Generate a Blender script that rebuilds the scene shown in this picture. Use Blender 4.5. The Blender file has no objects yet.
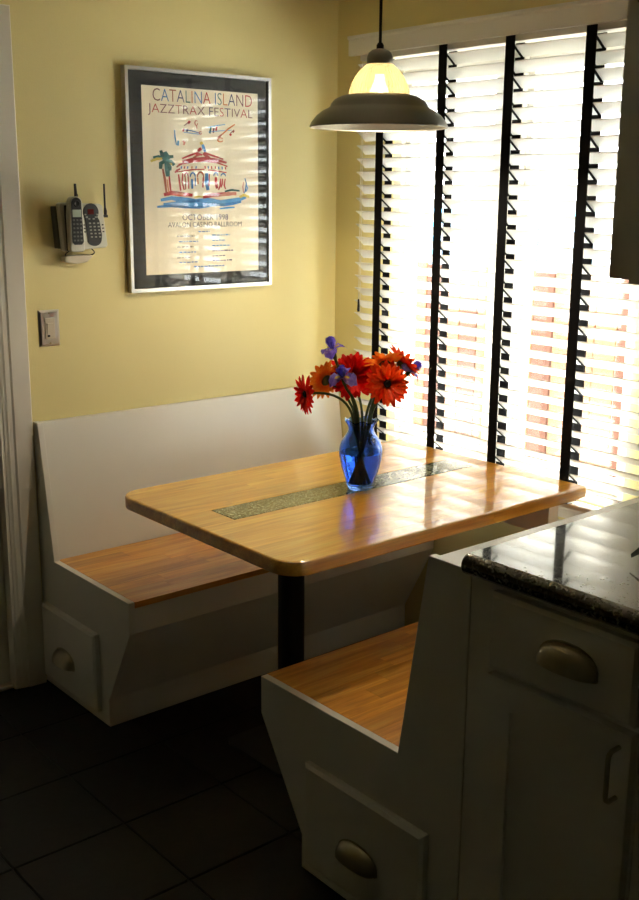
import bpy, bmesh, math, random
from mathutils import Vector, Matrix
random.seed(7)
scene = bpy.context.scene
COL = scene.collection
PI = math.pi

# ------------------------------------------------------------------ camera
cam_data = bpy.data.cameras.new('camera')
cam_data.sensor_fit = 'HORIZONTAL'
cam_data.sensor_width = 36.0
cam_data.lens = 1077.14 / 639 * 36.0
cam_data.clip_start = 0.05
cam = bpy.data.objects.new('camera', cam_data)
COL.objects.link(cam)
_r = Vector((0.64312791, 0.76571636, 0.00805934))
_u = Vector((-0.18266229, 0.14318088, 0.97269405))
_f = Vector((-0.74365381, 0.62703883, -0.23195112))
m = Matrix.Identity(4)
for i in range(3):
    m[i][0] = _r[i]; m[i][1] = _u[i]; m[i][2] = -_f[i]
m.translation = Vector((3.13674, -2.71644, 1.59390))
cam.matrix_world = m
scene.camera = cam

# ------------------------------------------------------------------ world, sun, exposure
world = bpy.data.worlds.new('sky')
scene.world = world
world.use_nodes = True
wn = world.node_tree.nodes; wl = world.node_tree.links
bg = wn['Background']
bg.inputs['Color'].default_value = (0.93, 0.96, 1.0, 1)
bg.inputs['Strength'].default_value = 4.5
sun_d = bpy.data.lights.new('sun', 'SUN')
sun_d.energy = 11.0
sun_d.angle = math.radians(1.5)
sun_d.color = (1.0, 0.95, 0.87)
sun = bpy.data.objects.new('sun', sun_d)
COL.objects.link(sun)
sun.rotation_euler = Vector((0.25, -0.57, -0.81)).to_track_quat('-Z', 'Y').to_euler()
sun.location = (-1, 5, 7)

vs = scene.view_settings
vs.view_transform = 'Standard'
vs.look = 'None'
vs.gamma = 1.0
vs.use_curve_mapping = False
vs.exposure = 2.32
cy = scene.cycles
cy.max_bounces = 14
cy.diffuse_bounces = 7
cy.glossy_bounces = 6
cy.transmission_bounces = 10
cy.transparent_max_bounces = 16
cy.caustics_reflective = True
cy.blur_glossy = 0.6
cy.caustics_refractive = False
cy.sample_clamp_indirect = 8.0
cy.use_denoising = True

# ------------------------------------------------------------------ materials
def S(r, g, b):
    def f(c):
        c /= 255.0
        return c / 12.92 if c <= 0.04045 else ((c + 0.055) / 1.055) ** 2.4
    return (f(r), f(g), f(b), 1.0)

def base_mat(name):
    mt = bpy.data.materials.new(name); mt.use_nodes = True
    nt = mt.node_tree
    return mt, nt, nt.nodes['Principled BSDF']

def plain(name, col, rough=0.5, metal=0.0, spec=0.5, var=0.04, scale=6.0, bump=0.0, bscale=120.0, coat=0.0, coat_rough=0.05, emit=None, estr=0.0):
    """painted / solid surface with slight procedural tone variation and fine relief"""
    mt, nt, p = base_mat(name)
    p.inputs['Roughness'].default_value = rough
    p.inputs['Metallic'].default_value = metal
    p.inputs['Specular IOR Level'].default_value = spec
    p.inputs['Coat Weight'].default_value = coat
    p.inputs['Coat Roughness'].default_value = coat_rough
    tc = nt.nodes.new('ShaderNodeTexCoord')
    nz = nt.nodes.new('ShaderNodeTexNoise'); nz.inputs['Scale'].default_value = scale
    nt.links.new(tc.outputs['Object'], nz.inputs['Vector'])
    mr = nt.nodes.new('ShaderNodeMapRange')
    mr.inputs['To Min'].default_value = 1 - var; mr.inputs['To Max'].default_value = 1 + var
    nt.links.new(nz.outputs['Fac'], mr.inputs['Value'])
    mx = nt.nodes.new('ShaderNodeVectorMath'); mx.operation = 'SCALE'
    mx.inputs[0].default_value = col[:3]
    nt.links.new(mr.outputs['Result'], mx.inputs['Scale'])
    nt.links.new(mx.outputs['Vector'], p.inputs['Base Color'])
    if bump > 0:
        n2 = nt.nodes.new('ShaderNodeTexNoise'); n2.inputs['Scale'].default_value = bscale
        nt.links.new(tc.outputs['Object'], n2.inputs['Vector'])
        b = nt.nodes.new('ShaderNodeBump'); b.inputs['Strength'].default_value = bump; b.inputs['Distance'].default_value = 0.002
        nt.links.new(n2.outputs['Fac'], b.inputs['Height'])
        nt.links.new(b.outputs['Normal'], p.inputs['Normal'])
    if emit:
        p.inputs['Emission Color'].default_value = emit
        p.inputs['Emission Strength'].default_value = estr
    return mt

def wood(name, c_dark, c_mid, c_light, rough=0.25, coat=0.6, spread=0.22, grain_axis='y'):
    mt, nt, p = base_mat(name)
    N = nt.nodes.new; L = nt.links.new
    tc = N('ShaderNodeTexCoord'); oi = N('ShaderNodeObjectInfo')
    off = N('ShaderNodeVectorMath'); off.operation = 'SCALE'; off.inputs[0].default_value = (7.3, 11.7, 3.1)
    L(oi.outputs['Random'], off.inputs['Scale'])
    add = N('ShaderNodeVectorMath'); L(tc.outputs['Object'], add.inputs[0]); L(off.outputs['Vector'], add.inputs[1])
    mp = N('ShaderNodeMapping')
    mp.inputs['Scale'].default_value = (14, 1.3, 14) if grain_axis == 'y' else (1.3, 14, 14)
    L(add.outputs['Vector'], mp.inputs['Vector'])
    nz = N('ShaderNodeTexNoise'); nz.inputs['Scale'].default_value = 2.2; nz.inputs['Detail'].default_value = 5; nz.inputs['Distortion'].default_value = 0.9
    L(mp.outputs['Vector'], nz.inputs['Vector'])
    mp2 = N('ShaderNodeMapping'); mp2.inputs['Scale'].default_value = (220, 7, 220) if grain_axis == 'y' else (7, 220, 220)
    L(add.outputs['Vector'], mp2.inputs['Vector'])
    nf = N('ShaderNodeTexNoise'); nf.inputs['Scale'].default_value = 1.0; nf.inputs['Detail'].default_value = 3
    L(mp2.outputs['Vector'], nf.inputs['Vector'])
    rp = N('ShaderNodeValToRGB')
    e = rp.color_ramp.elements
    e[0].position = 0.3; e[0].color = c_dark; e[1].position = 0.72; e[1].color = c_light
    k = e.new(0.52); k.color = c_mid
    L(nz.outputs['Fac'], rp.inputs['Fac'])
    hs = N('ShaderNodeHueSaturation')
    mr = N('ShaderNodeMapRange'); mr.inputs['To Min'].default_value = 1 - spread; mr.inputs['To Max'].default_value = 1 + spread * 0.6
    L(oi.outputs['Random'], mr.inputs['Value'])
    mf = N('ShaderNodeMapRange'); mf.inputs['From Min'].default_value = .3; mf.inputs['From Max'].default_value = .7
    mf.inputs['To Min'].default_value = 0.86; mf.inputs['To Max'].default_value = 1.08
    L(nf.outputs['Fac'], mf.inputs['Value'])
    mu = N('ShaderNodeMath'); mu.operation = 'MULTIPLY'
    L(mr.outputs['Result'], mu.inputs[0]); L(mf.outputs['Result'], mu.inputs[1])
    L(mu.outputs['Value'], hs.inputs['Value']); L(rp.outputs['Color'], hs.inputs['Color'])
    L(hs.outputs['Color'], p.inputs['Base Color'])
    p.inputs['Roughness'].default_value = rough
    p.inputs['Coat Weight'].default_value = coat
    p.inputs['Coat Roughness'].default_value = 0.05
    p.inputs['Coat IOR'].default_value = 1.95
    # gentle waviness of the varnish
    nw = N('ShaderNodeTexNoise'); nw.inputs['Scale'].default_value = 9.0; nw.inputs['Detail'].default_value = 1
    L(tc.outputs['Object'], nw.inputs['Vector'])
    b = N('ShaderNodeBump'); b.inputs['Strength'].default_value = 0.03; b.inputs['Distance'].default_value = 0.003
    L(nw.outputs['Fac'], b.inputs['Height']); L(b.outputs['Normal'], p.inputs['Coat Normal'])
    return mt

def granite(name, c0, c1, c2, scale=160.0, rough=0.09, spec=0.5, coat=1.0):
    mt, nt, p = base_mat(name)
    N = nt.nodes.new; L = nt.links.new
    tc = N('ShaderNodeTexCoord')
    v = N('ShaderNodeTexVoronoi'); v.inputs['Scale'].default_value = scale
    n = N('ShaderNodeTexNoise'); n.inputs['Scale'].default_value = scale * 0.45; n.inputs['Detail'].default_value = 6
    L(tc.outputs['Object'], v.inputs['Vector']); L(tc.outputs['Object'], n.inputs['Vector'])
    mx = N('ShaderNodeMix'); mx.data_type = 'FLOAT'; mx.inputs[0].default_value = 0.55
    sep = N('ShaderNodeSeparateColor'); L(v.outputs['Color'], sep.inputs['Color'])
    L(sep.outputs[0], mx.inputs[2]); L(n.outputs['Fac'], mx.inputs[3])
    rp = N('ShaderNodeValToRGB'); e = rp.color_ramp.elements
    e[0].position = 0.34; e[0].color = c0; e[1].position = 0.74; e[1].color = c2
    k = e.new(0.55); k.color = c1
    L(mx.outputs[0], rp.inputs['Fac']); L(rp.outputs['Color'], p.inputs['Base Color'])
    p.inputs['Roughness'].default_value = rough
    p.inputs['Specular IOR Level'].default_value = spec
    p.inputs['Coat Weight'].default_value = coat
    p.inputs['Coat IOR'].default_value = 1.8
    p.inputs['Coat Roughness'].default_value = 0.04
    return mt

def thin_glass(name, tint=(1, 1, 1, 1), ior=1.5, rough=0.0, boost=1.0):
    mt = bpy.data.materials.new(name); mt.use_nodes = True
    nt = mt.node_tree; nt.nodes.clear()
    N = nt.nodes.new; L = nt.links.new
    out = N('ShaderNodeOutputMaterial'); mix = N('ShaderNodeMixShader')
    tr = N('ShaderNodeBsdfTransparent'); tr.inputs['Color'].default_value = tint
    gl = N('ShaderNodeBsdfGlossy'); gl.inputs['Roughness'].default_value = rough
    # Schlick reflectance, the same from both sides of the sheet
    lw = N('ShaderNodeLayerWeight'); lw.inputs['Blend'].default_value = 0.5
    pw = N('ShaderNodeMath'); pw.operation = 'POWER'; pw.inputs[1].default_value = 5.0
    L(lw.outputs['Facing'], pw.inputs[0])
    f0 = ((ior - 1) / (ior + 1)) ** 2
    mu = N('ShaderNodeMath'); mu.operation = 'MULTIPLY_ADD'; mu.inputs[1].default_value = (1 - f0) * boost; mu.inputs[2].default_value = f0 * boost; mu.use_clamp = True
    L(pw.outputs['Value'], mu.inputs[0]); L(mu.outputs['Value'], mix.inputs['Fac'])
    L(tr.outputs['BSDF'], mix.inputs[1]); L(gl.outputs['BSDF'], mix.inputs[2]); L(mix.outputs['Shader'], out.inputs['Surface'])
    return mt

def solid_glass(name, col, ior=1.45, rough=0.0, bump=0.0):
    mt, nt, p = base_mat(name)
    p.inputs['Base Color'].default_value = col
    p.inputs['Transmission Weight'].default_value = 1.0
    p.inputs['Roughness'].default_value = rough
    p.inputs['IOR'].default_value = ior
    if bump:
        tc = nt.nodes.new('ShaderNodeTexCoord'); n = nt.nodes.new('ShaderNodeTexNoise'); n.inputs['Scale'].default_value = 40
        b = nt.nodes.new('ShaderNodeBump'); b.inputs['Strength'].default_value = bump; b.inputs['Distance'].default_value = 0.004
        nt.links.new(tc.outputs['Object'], n.inputs['Vector']); nt.links.new(n.outputs['Fac'], b.inputs['Height']); nt.links.new(b.outputs['Normal'], p.inputs['Normal'])
    return mt

M = {}
M['wall'] = plain('yellow_wall_paint', S(226, 213, 152), 0.55, var=0.03, scale=2.0, bump=0.15, bscale=220)
M['kitchen_wall'] = plain('kitchen_wall_paint', S(172, 176, 164), 0.7, var=0.03)
M['ceiling'] = plain('ceiling_paint', S(226, 222, 204), 0.7, var=0.02)
M['white'] = plain('white_gloss_paint', S(226, 223, 214), 0.3, var=0.025, scale=5, bump=0.04, bscale=60)
M['white_trim'] = plain('white_trim_paint', S(226, 222, 212), 0.4, var=0.02)
M['slat'] = plain('blind_slat_paint', S(226, 225, 222), 0.4, var=0.02)
M['tape'] = plain('black_cloth_tape', S(16, 15, 18), 0.85, spec=0.2, bump=0.2, bscale=600)
M['cord'] = plain('white_cord', S(220, 216, 200), 0.8)
M['table_wood'] = wood('table_maple', S(212, 142, 38), S(236, 168, 54), S(246, 190, 80), rough=0.28, coat=0.9, spread=0.10)
M['seat_wood'] = wood('seat_butcher_block', S(198, 126, 32), S(228, 158, 54), S(240, 182, 80), rough=0.32, coat=0.4, spread=0.22)
M['inlay'] = granite('inlay_granite', S(52, 56, 40), S(112, 114, 84), S(186, 186, 152), 260, 0.15, coat=0.35)
M['grout'] = plain('dark_grout', S(15, 13, 11), 0.8)
M['counter'] = granite('black_granite', S(24, 25, 24), S(56, 58, 52), S(128, 128, 114), 240, 0.10, spec=0.6)
M['black_metal'] = plain('black_metal', S(13, 13, 15), 0.45, spec=0.4)
M['pewter'] = plain('pewter_metal', S(184, 176, 150), 0.28, metal=1.0, var=0.1, scale=60)
M['silver'] = plain('brushed_silver', S(205, 203, 200), 0.28, metal=1.0, var=0.05)
M['shade_metal'] = plain('shade_metal', S(112, 109, 100), 0.40, metal=0.9, var=0.06, scale=12)
M['mat'] = plain('black_mat_board', S(9, 9, 10), 0.6)
M['paper'] = plain('poster_paper', S(244, 234, 210), 0.6, var=0.02)
M['glass'] = thin_glass('picture_glass', boost=0.45)
M['pane'] = thin_glass('window_glass', tint=(0.96, 0.98, 0.97, 1))
M['tile'] = plain('dark_slate_tile', S(14, 13, 12), 0.6, spec=0.3, var=0.35, scale=5, bump=0.35, bscale=30)
M['phone_silver'] = plain('phone_silver_plastic', S(196, 194, 182), 0.35, metal=0.4)
M['phone_dark'] = plain('phone_dark_plastic', S(28, 29, 32), 0.4)
M['phone_grey'] = plain('phone_grey_plastic', S(104, 106, 100), 0.5)
M['phone_key'] = plain('phone_key_rubber', S(150, 150, 140), 0.5)
M['lcd'] = plain('phone_display', S(176, 190, 176), 0.2)
M['red_led'] = plain('red_display', S(96, 24, 20), 0.2)
M['beige'] = plain('beige_plastic', S(206, 196, 176), 0.45)
M['stem'] = plain('stem_green', S(70, 92, 34), 0.5, var=0.25, scale=30)
M['calyx'] = plain('calyx_green', S(84, 104, 40), 0.6, var=0.3, scale=80)
M['vase'] = solid_glass('blue_glass', (0.20, 0.40, 0.98, 1), 1.40, 0.0, 0.25)
M['water'] = solid_glass('vase_water', (0.62, 0.78, 1.0, 1), 1.33)
M['fence'] = None

def petal_mat(name, c_in, c_out, trans=0.35):
    mt = bpy.data.materials.new(name); mt.use_nodes = True
    nt = mt.node_tree; nt.nodes.clear()
    N = nt.nodes.new; L = nt.links.new
    out = N('ShaderNodeOutputMaterial'); mix = N('ShaderNodeMixShader'); mix.inputs['Fac'].default_value = trans
    d = N('ShaderNodeBsdfPrincipled'); d.inputs['Roughness'].default_value = 0.5
    t = N('ShaderNodeBsdfTranslucent')
    tc = N('ShaderNodeTexCoord'); n = N('ShaderNodeTexNoise'); n.inputs['Scale'].default_value = 90
    L(tc.outputs['Object'], n.inputs['Vector'])
    rp = N('ShaderNodeValToRGB'); rp.color_ramp.elements[0].color = c_in; rp.color_ramp.elements[1].color = c_out
    rp.color_ramp.elements[0].position = .3; rp.color_ramp.elements[1].position = .65
    L(n.outputs['Fac'], rp.inputs['Fac']); L(rp.outputs['Color'], d.inputs['Base Color']); L(rp.outputs['Color'], t.inputs['Color'])
    L(d.outputs['BSDF'], mix.inputs[1]); L(t.outputs['BSDF'], mix.inputs[2]); L(mix.outputs['Shader'], out.inputs['Surface'])
    return mt
M['red_petal'] = petal_mat('red_petal', S(236, 26, 18), S(250, 48, 32), .58)
M['orange_red_petal'] = petal_mat('orange_red_petal', S(250, 78, 20), S(255, 110, 36), .58)
M['orange_petal'] = petal_mat('orange_petal', S(244, 128, 26), S(252, 170, 60), .58)
M['purple_petal'] = petal_mat('purple_petal', S(124, 102, 216), S(176, 158, 244), 0.5)
M['yellow_petal'] = petal_mat('yellow_petal', S(226, 190, 60), S(240, 214, 110), 0.3)
M['flower_eye'] = plain('flower_eye', S(52, 26, 18), 0.8, bump=0.5, bscale=900)

# ------------------------------------------------------------------ helpers
ORG = {}
def thing(name, label, cat, loc=(0, 0, 0), group=None):
    o = bpy.data.objects.new(name, None); COL.objects.link(o)
    o.empty_display_size = 0.05
    o.location = loc; ORG[o.name] = Vector(loc)
    o['label'] = label; o['category'] = cat
    if group: o['group'] = group
    return o

def tag(o, label=None, cat=None, group=None, kind=None):
    if label: o['label'] = label
    if cat: o['category'] = cat
    if group: o['group'] = group
    if kind: o['kind'] = kind
    return o

def obj(name, bm, mat, parent=None, smooth=False, origin=None, recalc=True):
    """bm given in world coordinates; becomes ONE mesh object (child keeps its thing's origin)"""
    if recalc: bmesh.ops.recalc_face_normals(bm, faces=bm.faces)
    org = ORG[parent.name] if parent is not None else Vector(origin or (0, 0, 0))
    own = Vector(origin) if (origin and parent is not None) else org
    if own.length: bm.transform(Matrix.Translation(-own))
    me = bpy.data.meshes.new(name); bm.to_mesh(me); bm.free()
    me.materials.append(mat)
    if smooth:
        for p in me.polygons: p.use_smooth = True
        if smooth != 'all':
            try: me.set_sharp_from_angle(angle=math.radians(38))
            except Exception: pass
            for p in me.polygons:       # broad flat faces stay flat beside rounded edges
                if p.area > 5e-4 and max(abs(c) for c in p.normal) > .9999: p.use_smooth = False
    o = bpy.data.objects.new(name, me); COL.objects.link(o)
    ORG[o.name] = own
    if parent is not None:
        o.parent = parent; o.location = own - org
    else:
        o.location = own
    return o

def share(name, me, parent, loc, rot=None):
    o = bpy.data.objects.new(name, me); COL.objects.link(o)
    o.parent = parent
    if rot is None: o.location = loc
    else: o.matrix_local = Matrix.Translation(loc) @ rot
    ORG[o.name] = ORG[parent.name] + Vector(loc)
    return o

def mesh_of(name, bm, mat, smooth=False):
    bmesh.ops.recalc_face_normals(bm, faces=bm.faces)
    me = bpy.data.meshes.new(name); bm.to_mesh(me); bm.free(); me.materials.append(mat)
    if smooth:
        for p in me.polygons: p.use_smooth = True
    return me

def box(x0, x1, y0, y1, z0, z1, bev=0.0, seg=2, bm=None):
    b = bmesh.new()
    bmesh.ops.create_cube(b, size=1.0)
    for v in b.verts:
        v.co = Vector((x0 + (v.co.x + .5) * (x1 - x0), y0 + (v.co.y + .5) * (y1 - y0), z0 + (v.co.z + .5) * (z1 - z0)))
    if bev > 0:
        bmesh.ops.bevel(b, geom=list(b.edges), offset=bev, segments=seg, affect='EDGES', profile=0.5)
    if bm is None: return b
    join(bm, b); return bm

def join(bm, other):
    me = bpy.data.meshes.new('tmp'); other.to_mesh(me); other.free(); bm.from_mesh(me); bpy.data.meshes.remove(me)
    return bm

def prism(poly, axis, a0, a1, bev=0.0):
    """extrude a 2-D polygon along axis ('x': poly=(y,z), 'y': poly=(x,z), 'z': poly=(x,y))"""
    b = bmesh.new()
    def P(p, a):
        return {'x': (a, p[0], p[1]), 'y': (p[0], a, p[1]), 'z': (p[0], p[1], a)}[axis]
    v0 = [b.verts.new(P(p, a0)) for p in poly]; v1 = [b.verts.new(P(p, a1)) for p in poly]
    n = len(poly)
    b.faces.new(v0); b.faces.new(list(reversed(v1)))
    for i in range(n): b.faces.new((v0[i], v0[(i + 1) % n], v1[(i + 1) % n], v1[i]))
    bmesh.ops.recalc_face_normals(b, faces=b.faces)
    if bev > 0: bmesh.ops.bevel(b, geom=list(b.edges), offset=bev, segments=2, affect='EDGES', profile=0.5)
    return b

def lathe(profile, seg=40, cx=0, cyy=0, close=False):
    b = bmesh.new(); rings = []
    for r, z in profile:
        if r < 1e-6: rings.append([b.verts.new((cx, cyy, z))])
        else: rings.append([b.verts.new((cx + r * math.cos(2 * PI * k / seg), cyy + r * math.sin(2 * PI * k / seg), z)) for k in range(seg)])
    pairs = list(zip(rings, rings[1:])) + ([(rings[-1], rings[0])] if close else [])
    for A, B in pairs:
        for k in range(seg):
            k2 = (k + 1) % seg
            q = ([A[0]] if len(A) == 1 else [A[k], A[k2]]) + ([B[0]] if len(B) == 1 else [B[k2], B[k]])
            if len(q) > 2: b.faces.new(q)
    return b

def tube(pts, rad, seg=8, caps=True):
    b = bmesh.new(); pts = [Vector(p) for p in pts]; n = len(pts)
    rads = rad if isinstance(rad, (list, tuple)) else [rad] * n
    rings = []; side = None
    for i, p in enumerate(pts):
        t = (pts[min(i + 1, n - 1)] - pts[max(i - 1, 0)]).normalized()
        if side is None:
            a = Vector((0, 0, 1)) if abs(t.z) < .9 else Vector((1, 0, 0))
            side = t.cross(a).normalized()
        side = (side - t * side.dot(t)).normalized()
        up = t.cross(side)
        rings.append([b.verts.new(p + (side * math.cos(2 * PI * k / seg) + up * math.sin(2 * PI * k / seg)) * rads[i]) for k in range(seg)])
    for A, B in zip(rings, rings[1:]):
        for k in range(seg): b.faces.new((A[k], A[(k + 1) % seg], B[(k + 1) % seg], B[k]))
    if caps:
        b.faces.new(rings[0]); b.faces.new(list(reversed(rings[-1])))
    return b

def bez(p0, p1, p2, p3, n=14):
    out = []
    for i in range(n + 1):
        t = i / n; s = 1 - t
        out.append(Vector(p0) * s ** 3 + Vector(p1) * 3 * s * s * t + Vector(p2) * 3 * s * t * t + Vector(p3) * t ** 3)
    return out

def rounded_rect(x0, x1, y0, y1, rs, seg=10):
    """rs: radii for corners (x0y0, x1y0, x1y1, x0y1)"""
    pts = []
    for (cxx, cyy, a0, r) in ((x0, y0, PI, rs[0]), (x1, y0, 1.5 * PI, rs[1]), (x1, y1, 0, rs[2]), (x0, y1, .5 * PI, rs[3])):
        ox = cxx + (r if cxx == x0 else -r); oy = cyy + (r if cyy == y0 else -r)
        if r <= 0: pts.append((cxx, cyy)); continue
        for k in range(seg + 1):
            a = a0 + .5 * PI * k / seg
            pts.append((ox + r * math.cos(a), oy + r * math.sin(a)))
    return pts

def frame_ring(outer, inner, axis, a0, a1):
    """solid rectangular ring; outer/inner=(p0,p1,q0,q1) in the plane, extruded along axis"""
    b = bmesh.new()
    def P(p, q, a): return {'x': (a, p, q), 'y': (p, a, q), 'z': (p, q, a)}[axis]
    def loop(r, a): return [b.verts.new(P(p, q, a)) for p, q in ((r[0], r[2]), (r[1], r[2]), (r[1], r[3]), (r[0], r[3]))]
    o0, i0, o1, i1 = loop(outer, a0), loop(inner, a0), loop(outer, a1), loop(inner, a1)
    for k in range(4):
        j = (k + 1) % 4
        b.faces.new((o0[k], o0[j], i0[j], i0[k])); b.faces.new((o1[k], i1[k], i1[j], o1[j]))
        b.faces.new((o0[k], o1[k], o1[j], o0[j])); b.faces.new((i0[k], i0[j], i1[j], i1[k]))
    return b

def cut_piece(src, planes):
    """convex slab -> the piece inside the planes (point, outward normal), cuts capped"""
    b = src.copy()
    for co, no in planes:
        r = bmesh.ops.bisect_plane(b, geom=b.verts[:] + b.edges[:] + b.faces[:], plane_co=co, plane_no=no, clear_outer=True)
        ed = [g for g in r['geom_cut'] if isinstance(g, bmesh.types.BMEdge)]
        if len(ed) >= 3: bmesh.ops.edgenet_fill(b, edges=ed)
    return b

# ------------------------------------------------------------------ the room shell
RX, RY, RZ = 4.5, -5.2, 2.44
WT = 0.16
OX0, OX1, OZ0, OZ1 = 0.277, 1.335, 0.655, 2.05      # window opening
tag(obj('wall_left', box(-WT, 0, -1.37, 0, -0.02, RZ), M['wall']), kind='structure')
tag(obj('wall_left_beyond', box(-WT, 0, RY, -2.17, -0.02, RZ), M['wall']), kind='structure')
tag(obj('wall_left_over_door', box(-WT, 0, -2.17, -1.37, 2.04, RZ), M['wall']), kind='structure')
tag(obj('wall_window', frame_ring((-WT, RX, -0.02, RZ), (OX0, OX1, OZ0, OZ1), 'y', 0.0, WT), M['wall']), kind='structure')
tag(obj('wall_right', box(RX, RX + WT, RY, 0, -0.02, RZ), M['kitchen_wall']), kind='structure')
tag(obj('wall_near', box(-WT, RX + WT, RY - WT, RY, -0.02, RZ), M['kitchen_wall']), kind='structure')
tag(obj('ceiling', box(-WT, RX + WT, RY - WT, WT, RZ, RZ + .1), M['ceiling']), kind='structure')
floor = tag(obj('floor', box(-WT, RX + WT, RY - WT, WT, -0.12, -0.006), M['grout']), kind='structure')
T = 0.305
xs = sorted(set([0.0, RX] + [1.215 + T * k for k in range(-3, 11) if 0.02 < 1.215 + T * k < RX - .02]))
ys = sorted(set([0.0, RY] + [-1.49 + T * k for k in range(-13, 5) if RY + .02 < -1.49 + T * k < -.02]))
tile_mesh = {}
for xa, xb in zip(xs, xs[1:]):
    for ya, yb in zip(ys, ys[1:]):
        w, h = round(xb - xa - .005, 4), round(yb - ya - .005, 4)
        if (w, h) not in tile_mesh:
            tile_mesh[(w, h)] = mesh_of('tile', box(-w / 2, w / 2, -h / 2, h / 2, -0.008, 0.0, bev=0.0015, seg=1), M['tile'])
        share('tile', tile_mesh[(w, h)], floor, ((xa + xb) / 2, (ya + yb) / 2, random.uniform(-.0006, 0.0)))

# door opening in the left wall with casing, jamb and door
def casing_profile():   # (offset from outer edge, proud)
    return [(0, 0), (0, .019), (.003, .0215), (.058, .0185), (.064, .0150), (.078, .0140), (.084, .0115), (.092, .0100), (.092, 0)]
cas = bmesh.new()
pf = casing_profile()
zt = 2.114; yr = -1.270; yl = -2.27
path = [(yr, 0.0, -1, 0), (yr, zt, -1, -1), (yl, zt, 1, -1), (yl, 0.0, 1, 0)]
rows = []
for (yy, zz, sy_, sz_) in path:
    rows.append([cas.verts.new((p, yy + sy_ * o, zz + sz_ * o)) for o, p in pf])
for A, B in zip(rows, rows[1:]):
    for k in range(len(pf) - 1): cas.faces.new((A[k], A[k + 1], B[k + 1], B[k]))
    cas.faces.new((A[-1], A[0], B[0], B[-1]))
cas.faces.new(rows[0]); cas.faces.new(list(reversed(rows[-1])))
tag(obj('trim_1', cas, M['white_trim']), kind='structure')
jb = bmesh.new()
box(-WT, 0.008, -1.372, -1.358, 0.0, 2.03, bm=jb)
tag(obj('trim_2', jb, M['white_trim']), kind='structure')
tag(obj('trim_3', box(-WT, 0.008, -2.182, -2.168, 0.0, 2.03), M['white_trim']), kind='structure')
tag(obj('trim_4', box(-WT, 0.008, -2.168, -1.372, 2.016, 2.03), M['white_trim']), kind='structure')
tag(obj('trim_5', box(-WT, -0.012, -2.168, -1.372, -0.004, 0.012, bev=.003), M['white_trim']), kind='structure')
door = tag(obj('door_1', box(-0.075, -0.035, -2.1685, -1.3715, 0.011, 2.0165), M['white_trim'], origin=(-0.055, -1.77, 0.0)), kind='structure')
for za, zb in ((0.24, 0.95), (1.12, 1.86)):
    for ya, yb in ((-2.05, -1.83), (-1.71, -1.49)):
        obj('door_panel', frame_ring((ya, yb, za, zb), (ya + .03, yb - .03, za + .03, zb - .03), 'x', -0.036, -0.028), M['white_trim'], door)
obj("door_knob", lathe([(0, 0.0), (.012, 0), (.012, .02), (.026, .034), (.028, .046), (.018, .058), (0, .06)], 20), M['pewter'], None, True)
kn = bpy.data.objects['door_knob']; kn.parent = door; kn.rotation_euler = (0, PI / 2, 0); kn.location = (0.02, -0.32, 0.98)
tag(obj('baseboard_left', prism([(0, 0), (.015, 0), (.015, .1), (.008, .115), (0, .115)], 'y', RY, -2.28), M['white_trim']), kind='structure')

# ------------------------------------------------------------------ window: frame, two sashes, panes
win = tag(obj('window_1', frame_ring((OX0, OX1, OZ0, OZ1), (0.315, 1.297, OZ0 + .035, OZ1 - .035), 'y', 0.03, 0.12), M['white_trim'], origin=(0.8, 0.05, OZ0)), kind='structure')
obj('mullion', box(0.745, 0.853, 0.032, 0.118, OZ0 + .035, OZ1 - .035, bev=.003), M['white_trim'], win)
for xa, xb in ((0.317, 0.743), (0.855, 1.295)):
    s = obj('sash', frame_ring((xa, xb, OZ0 + .037, OZ1 - .037), (xa + .022, xb - .022, OZ0 + .08, OZ1 - .08), 'y', 0.05, 0.09), M['white_trim'], win)
    obj('pane', box(xa + .020, xb - .020, 0.068, 0.072, OZ0 + .078, OZ1 - .078), M['pane'], s)
tag(obj('window_sill', box(0.20, 1.46, -0.032, 0.03, 0.632, 0.6545, bev=.004), M['white_trim'], win))
for z0, z1, d in ((.600, .632, .020), (.572, .586, .026), (.540, .560, .016)):
    tag(obj('apron_moulding', box(0.22, 1.44, -d, 0.0, z0, z1, bev=.003), M['white_trim'], win))

# ------------------------------------------------------------------ outside: ground, fence, neighbouring house
M['ground'] = plain('pale_concrete', S(186, 182, 172), 0.9, var=0.1)
M['lawn'] = plain('sunny_lawn', S(150, 160, 90), 0.9, var=0.25, scale=20)
M['house_wall'] = plain('white_siding', S(236, 236, 232), 0.7, var=0.02)
M['blue_trim'] = plain('blue_trim_paint', S(96, 168, 196), 0.5)
M['roof'] = plain('grey_roof', S(150, 150, 150), 0.9)
M['house_glass'] = plain('dark_house_glass', S(120, 150, 170), 0.1, spec=0.8)
M['fence_a'] = plain('cedar_board', S(70, 36, 19), 0.8, var=0.25, scale=8)
M['fence_b'] = plain('weathered_board', S(112, 72, 46), 0.8, var=0.2, scale=8)
M['shading_eave'] = plain('shading_eave_paint', S(200, 196, 186), 0.8)
tag(obj('roof', box(-6.0, RX + 1.2, RY - 1.0, 0.78, RZ + .11, RZ + .26), M['shading_eave']), kind='structure')  # unseen roof slab, added with an overhang sized to shade the upper slats
tag(obj('ground', box(-14, 12, WT + .02, 16, -0.6, -0.3), M['ground']), kind='structure')
fence = thing('board_fence', 'brown wooden board fence outside beyond the slatted window blind', 'fence', (-0.6, 2.2, -0.3))
brd = {k: mesh_of('board', box(-.066, .066, -.01, .01, 0, h, bev=.003, seg=1), M[mm]) for k, h, mm in ((0, 1.42, 'fence_a'), (1, 1.40, 'fence_b'), (2, 1.44, 'fence_b'))}
for k in range(34):
    kind = random.choice((0, 0, 1, 2))
    share('board', brd[kind], fence, (-2.4 + k * .142, 0, 0.05))
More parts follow.
